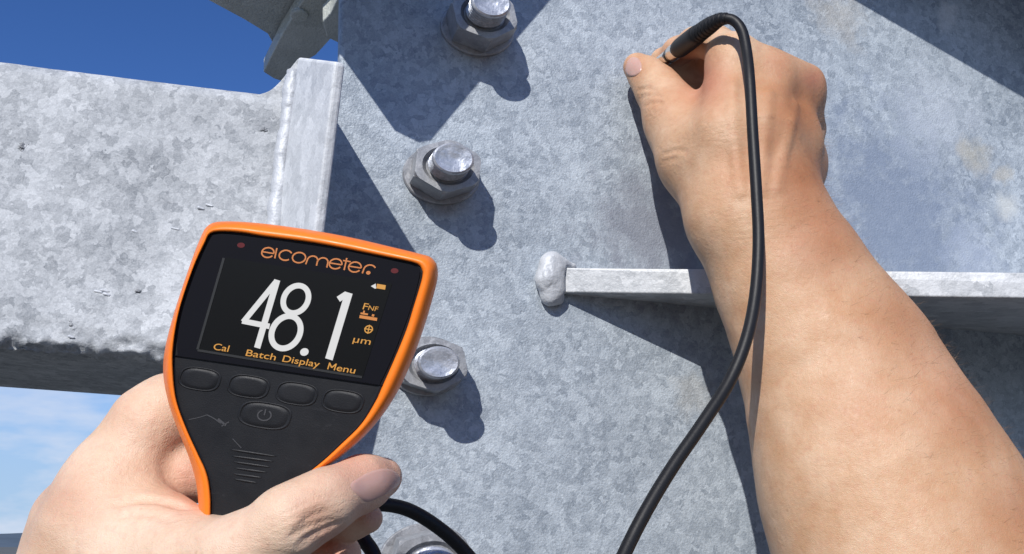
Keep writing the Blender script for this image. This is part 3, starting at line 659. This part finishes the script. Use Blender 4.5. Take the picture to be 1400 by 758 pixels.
for cr in [crease(ra, *a) for a in ((((872, 124), (884, 121), (896, 124)), 0.3, 1.8, 300, 0.4), (((876, 134), (890, 130), (904, 133)), 0.3, 1.8, 300, 0.4), (((882, 145), (896, 141), (906, 143)), 0.3, 1.8, 300, 0.45), (((905, 212), (922, 206), (938, 207)), 0.3, 1.6, 300, 0.3), (((905, 222), (925, 217)), 0.3, 1.4, 300, 0.3))]: ra.cut(*cr)
V, Q = ra.polygonise(1.0, (np.array([-500., pl(1250, 835)[1] , -700]), np.array([500., 400., 0])))
nv = ra.grad(V); tend = fbm(V * np.array([0.05, 0.05, 0.05]), 3) * 0.8
V = V + nv * tend[:, None]
arm = mesh('arm', V, Q, M['skin_arm'], person, smooth=True)
arm['label'] = 'bare forearm and hand pinching the probe between thumb and index finger'
attrs(arm, V, {'red': [(1112, 108, 16, 0.8), (1062, 86, 22, 0.4), (864, 92, 18, 0.6), (960, 110, 38, 1.0), (935, 80, 30, 0.7), (955, 125, 22, 0.8), (1120, 300, 40, 0.25), (1300, 520, 60, 0.3), (1090, 330, 40, 0.25), (1180, 560, 50, 0.2), (1010, 230, 40, 0.2), (905, 140, 30, 0.25)],
               'tan': [(1095, 150, 62, 1.0), (1100, 240, 62, 1.0), (1060, 190, 50, 0.7), (1140, 330, 66, 0.8), (1240, 430, 80, 0.7), (1340, 570, 80, 0.6), (1400, 700, 80, 0.7)],
               'wrinkle': [(985, 180, 60, 0.35), (880, 140, 26, 1.0), (910, 215, 30, 0.4), (1030, 280, 80, 0.3), (985, 60, 30, 0.5)]})
nail(ra, ((857, 86), (863, 79), (872, 80), (877, 88), (876, 97), (868, 104), (859, 103), (855, 96)), 380, 0.5, arm)
# short arm hair along the outer side
hv = []; hf = []
def hair_at(P, g, along, ln):
    b = len(hv); d = nrm(g * 0.55 + along * 0.9 + RNG.normal(size=3) * 0.35); s_ = nrm(np.cross(d, [0, 0, 1.0])) * 0.033
    p1 = P + d * ln * 0.5 + along * ln * 0.06; p2 = P + d * ln * 0.92 + along * ln * 0.3
    hv.extend([P - s_, P + s_, p1 + s_ * 0.8, p1 - s_ * 0.8, p2 + s_ * 0.2, p2 - s_ * 0.2]); hf.extend([(b, b + 1, b + 2, b + 3), (b + 3, b + 2, b + 4, b + 5)])
uv = px2(V); sel = np.where((uv[:, 1] > 130) & (uv[:, 1] < 770) & (nv @ nrm((0.85, 0.5, 0.12)) > 0.25) & (uv[:, 0] > 1030))[0]
along = nrm(pl(1100, 120, 80) - pl(1250, 480, 90))
for i in RNG.choice(sel, 900): hair_at(V[i], nv[i], -along * 0.2 + PU * 0.6 + 0.3 * PV, 2.0 + 4.0 * RNG.random())
ho = mesh('arm_hair', np.array(hv), hf, M['hair'], arm); ho['kind'] = 'stuff'

lh = Body()
lh.group(12, 1)                                                             # back of the hand, web and thumb
lh.chain([dq(110, 900, 300, 130), dq(120, 800, 292, 84), dq(140, 722, 288, 66), dq(150, 690, 290, 56)])
lh.chain([dq(150, 830, 290, 100), dq(200, 775, 276, 72), dq(262, 772, 262, 50), dq(330, 764, 252, 50)])
lh.chain([dq(150, 712, 288, 52), dq(215, 735, 278, 40), dq(268, 752, 266, 34)])
lh.chain([dq(86, 800, 305, 62), dq(96, 704, 305, 44)])
lh.group(7, 8)                                                              # thumb
lh.chain([dq(320, 766, 252, 54), dq(398, 713, 249, 43.5), dq(446, 684, 254, 38), dq(496, 660, 265, 32.5), dq(524, 652, 272, 25)])
lh.group(8, 14)                                                             # index finger up behind the gauge
lh.chain([dq(122, 712, 298, 50), dq(165, 640, 300, 50), dq(205, 583, 302, 48), dq(236, 560, 306, 42), dq(300, 575, 312, 34)])
lh.group(6, 5)                                                              # next finger, in the gap beside the gauge
lh.chain([dq(190, 668, 312, 40), dq(238, 650, 304, 33), dq(262, 648, 302, 30), dq(320, 665, 304, 30)])
lh.group(4, 2)                                                              # fingertips coming round from behind
lh.chain([dq(330, 700, 306, 30), dq(430, 715, 296, 26), dq(480, 712, 286, 23), dq(503, 708, 283, 20)])
lh.group(4, 2)
lh.chain([dq(330, 790, 306, 34), dq(420, 780, 296, 32), dq(468, 758, 288, 25)])
for cr in [crease(lh, *a) for a in ((((158, 688), (188, 682), (222, 685), (252, 695)), 0.5, 3.2, 150, 0.45), (((160, 706), (198, 703), (236, 712)), 0.3, 2.2, 150, 0.5), (((398, 735), (424, 718), (450, 710)), 0.3, 2.4, 150, 0.55), (((408, 746), (434, 729), (460, 717)), 0.3, 2.4, 150, 0.55), (((412, 712), (430, 702), (446, 700)), 0.25, 1.6, 150, 0.4))]: lh.cut(*cr)
V, Q = lh.polygonise(0.75, (np.array([-250., dp(0, 838, 262)[1], -420]), np.array([100., 200., 0])))
nv = lh.grad(V); uv = px2(V)
V = V + nv * (fbm(V * 0.07, 3) * 0.7)[:, None]
# folds of skin over the thumb joint
cx_, cy_ = 425, 712
fold = np.exp(-(((uv[:, 0] - cx_) / 40) ** 2 + ((uv[:, 1] - cy_) / 26) ** 2)); s_ = (uv[:, 0] - cx_) * 0.42 + (uv[:, 1] - cy_) * 0.9
V = V + nv * (fold * 0.16 * np.sin(s_ * 0.62 + 2.0 * fbm(V * 0.12, 2)))[:, None]
hand = mesh('hand', V, Q, M['skin_hand'], person, smooth=True)
hand['label'] = 'hand gripping the orange gauge with its thumb across the front'
attrs(hand, V, {'red': [(520, 650, 40, 0.9), (490, 640, 44, 0.8), (430, 690, 40, 0.35), (262, 650, 34, 0.75), (508, 708, 26, 0.8), (460, 750, 34, 0.95), (440, 690, 26, 0.3), (250, 690, 30, 0.25), (440, 650, 30, 0.35), (180, 570, 40, 0.2), (100, 680, 40, 0.25), (330, 740, 40, 0.2)],
                'tan': [(80, 690, 40, 0.45), (430, 708, 26, 0.5), (50, 740, 40, 0.4)],
                'wrinkle': [(425, 712, 34, 0.8), (400, 745, 40, 0.35), (220, 690, 60, 0.4), (100, 700, 50, 0.3)]})
nail(lh, ((479, 663), (492, 652), (508, 644), (526, 641), (540, 645), (547, 655), (544, 664), (531, 674), (514, 683), (500, 687), (487, 677)), 180, 0.45, hand)

# ------------------------------------------------------------------ probe and its cable
M['rubber'] = simple('cable_rubber', (0.010, 0.010, 0.011), 0.48, bumpsc=900, bumpst=0.2, var=0.2, Specular_IOR_Level=0.3)
M['steel'] = simple('probe_steel', (0.72, 0.68, 0.62), 0.22, 1.0)
probe = tag(empty('measuring_probe', pl(884, 100, 0)), 'steel-tipped black probe with a long black cable over the forearm', 'probe')
pa, pb = pl(884, 101, 0.5), pl(962, 41, 74); ax = nrm(pb - pa); Lp = np.linalg.norm(pb - pa)
def along_(s0, s1, n): return [pa + ax * s for s in np.linspace(s0, s1, n)]
v, f = tube(along_(0, Lp * 0.46, 8), [3.0, 3.6, 4.0, 4.0, 4.0, 4.0, 4.0, 3.9], 28); mesh('sensor_tip', v, f, M['steel'], probe, smooth=True)
v, f = tube(along_(Lp * 0.44, Lp * 0.49, 4), [4.0, 4.3, 4.3, 4.0], 28); mesh('retaining_ring', v, f, M['rubber'], probe, smooth=True)
v, f = tube(along_(Lp * 0.48, Lp * 0.60, 5), [4.4, 4.6, 4.6, 4.6, 4.6], 28); mesh('sleeve', v, f, M['steel'], probe, smooth=True)
v, f = tube(along_(Lp * 0.585, Lp * 0.93, 12), [4.7, 5.1] + [5.2] * 8 + [5.1, 4.6], 28); mesh('grip', v, f, M['rubber'], probe, smooth=True)
c0 = pa + ax * (Lp * 0.90)
cab = catmull([c0, pl(974, 33, 80), pl(989, 26, 88), pl(1004, 29, 92), pl(1015, 44, 95), pl(1021, 72, 99), pl(1025, 110, 105), pl(1029, 180, 111), pl(1034, 260, 117), pl(1037, 330, 121),
               pl(1033, 400, 126), pl(1021, 462, 131), pl(998, 520, 134), pl(962, 577, 138), pl(920, 638, 142), pl(886, 694, 146), pl(858, 748, 150), pl(836, 800, 156), pl(812, 865, 165),
               dp(770, 905, 336), dp(715, 880, 336), dp(670, 800, 335), dp(636, 755, 335), dp(600, 722, 332), dp(560, 698, 328), dp(524, 690, 322), dp(500, 694, 318), dp(488, 710, 314), dp(496, 735, 310), dp(513, 765, 306), dp(520, 830, 300),
               dp(470, 880, 290), dp(390, 860, 282), dp(330, 815, 274), dp(312, 798, 272)], 10)
v, f = tube(cab[4:], 2.6, 16); mesh('cable', v, f, M['rubber'], probe, smooth=True)
sr = cab[:24]; rr = np.interp(np.linspace(0, 1, len(sr)), [0, 0.5, 1], [4.9, 4.5, 3.5]); 
sr = resample(sr, 90); rr = np.interp(np.linspace(0, 1, 90), [0, 0.5, 1], [4.9, 4.4, 2.9]) * (1 - 0.10 * (np.sin(np.linspace(0, 2 * math.pi * 9, 90)) > 0.45))
v, f = tube(sr, rr, 24); mesh('strain_relief', v, f, M['rubber'], probe, smooth=True)
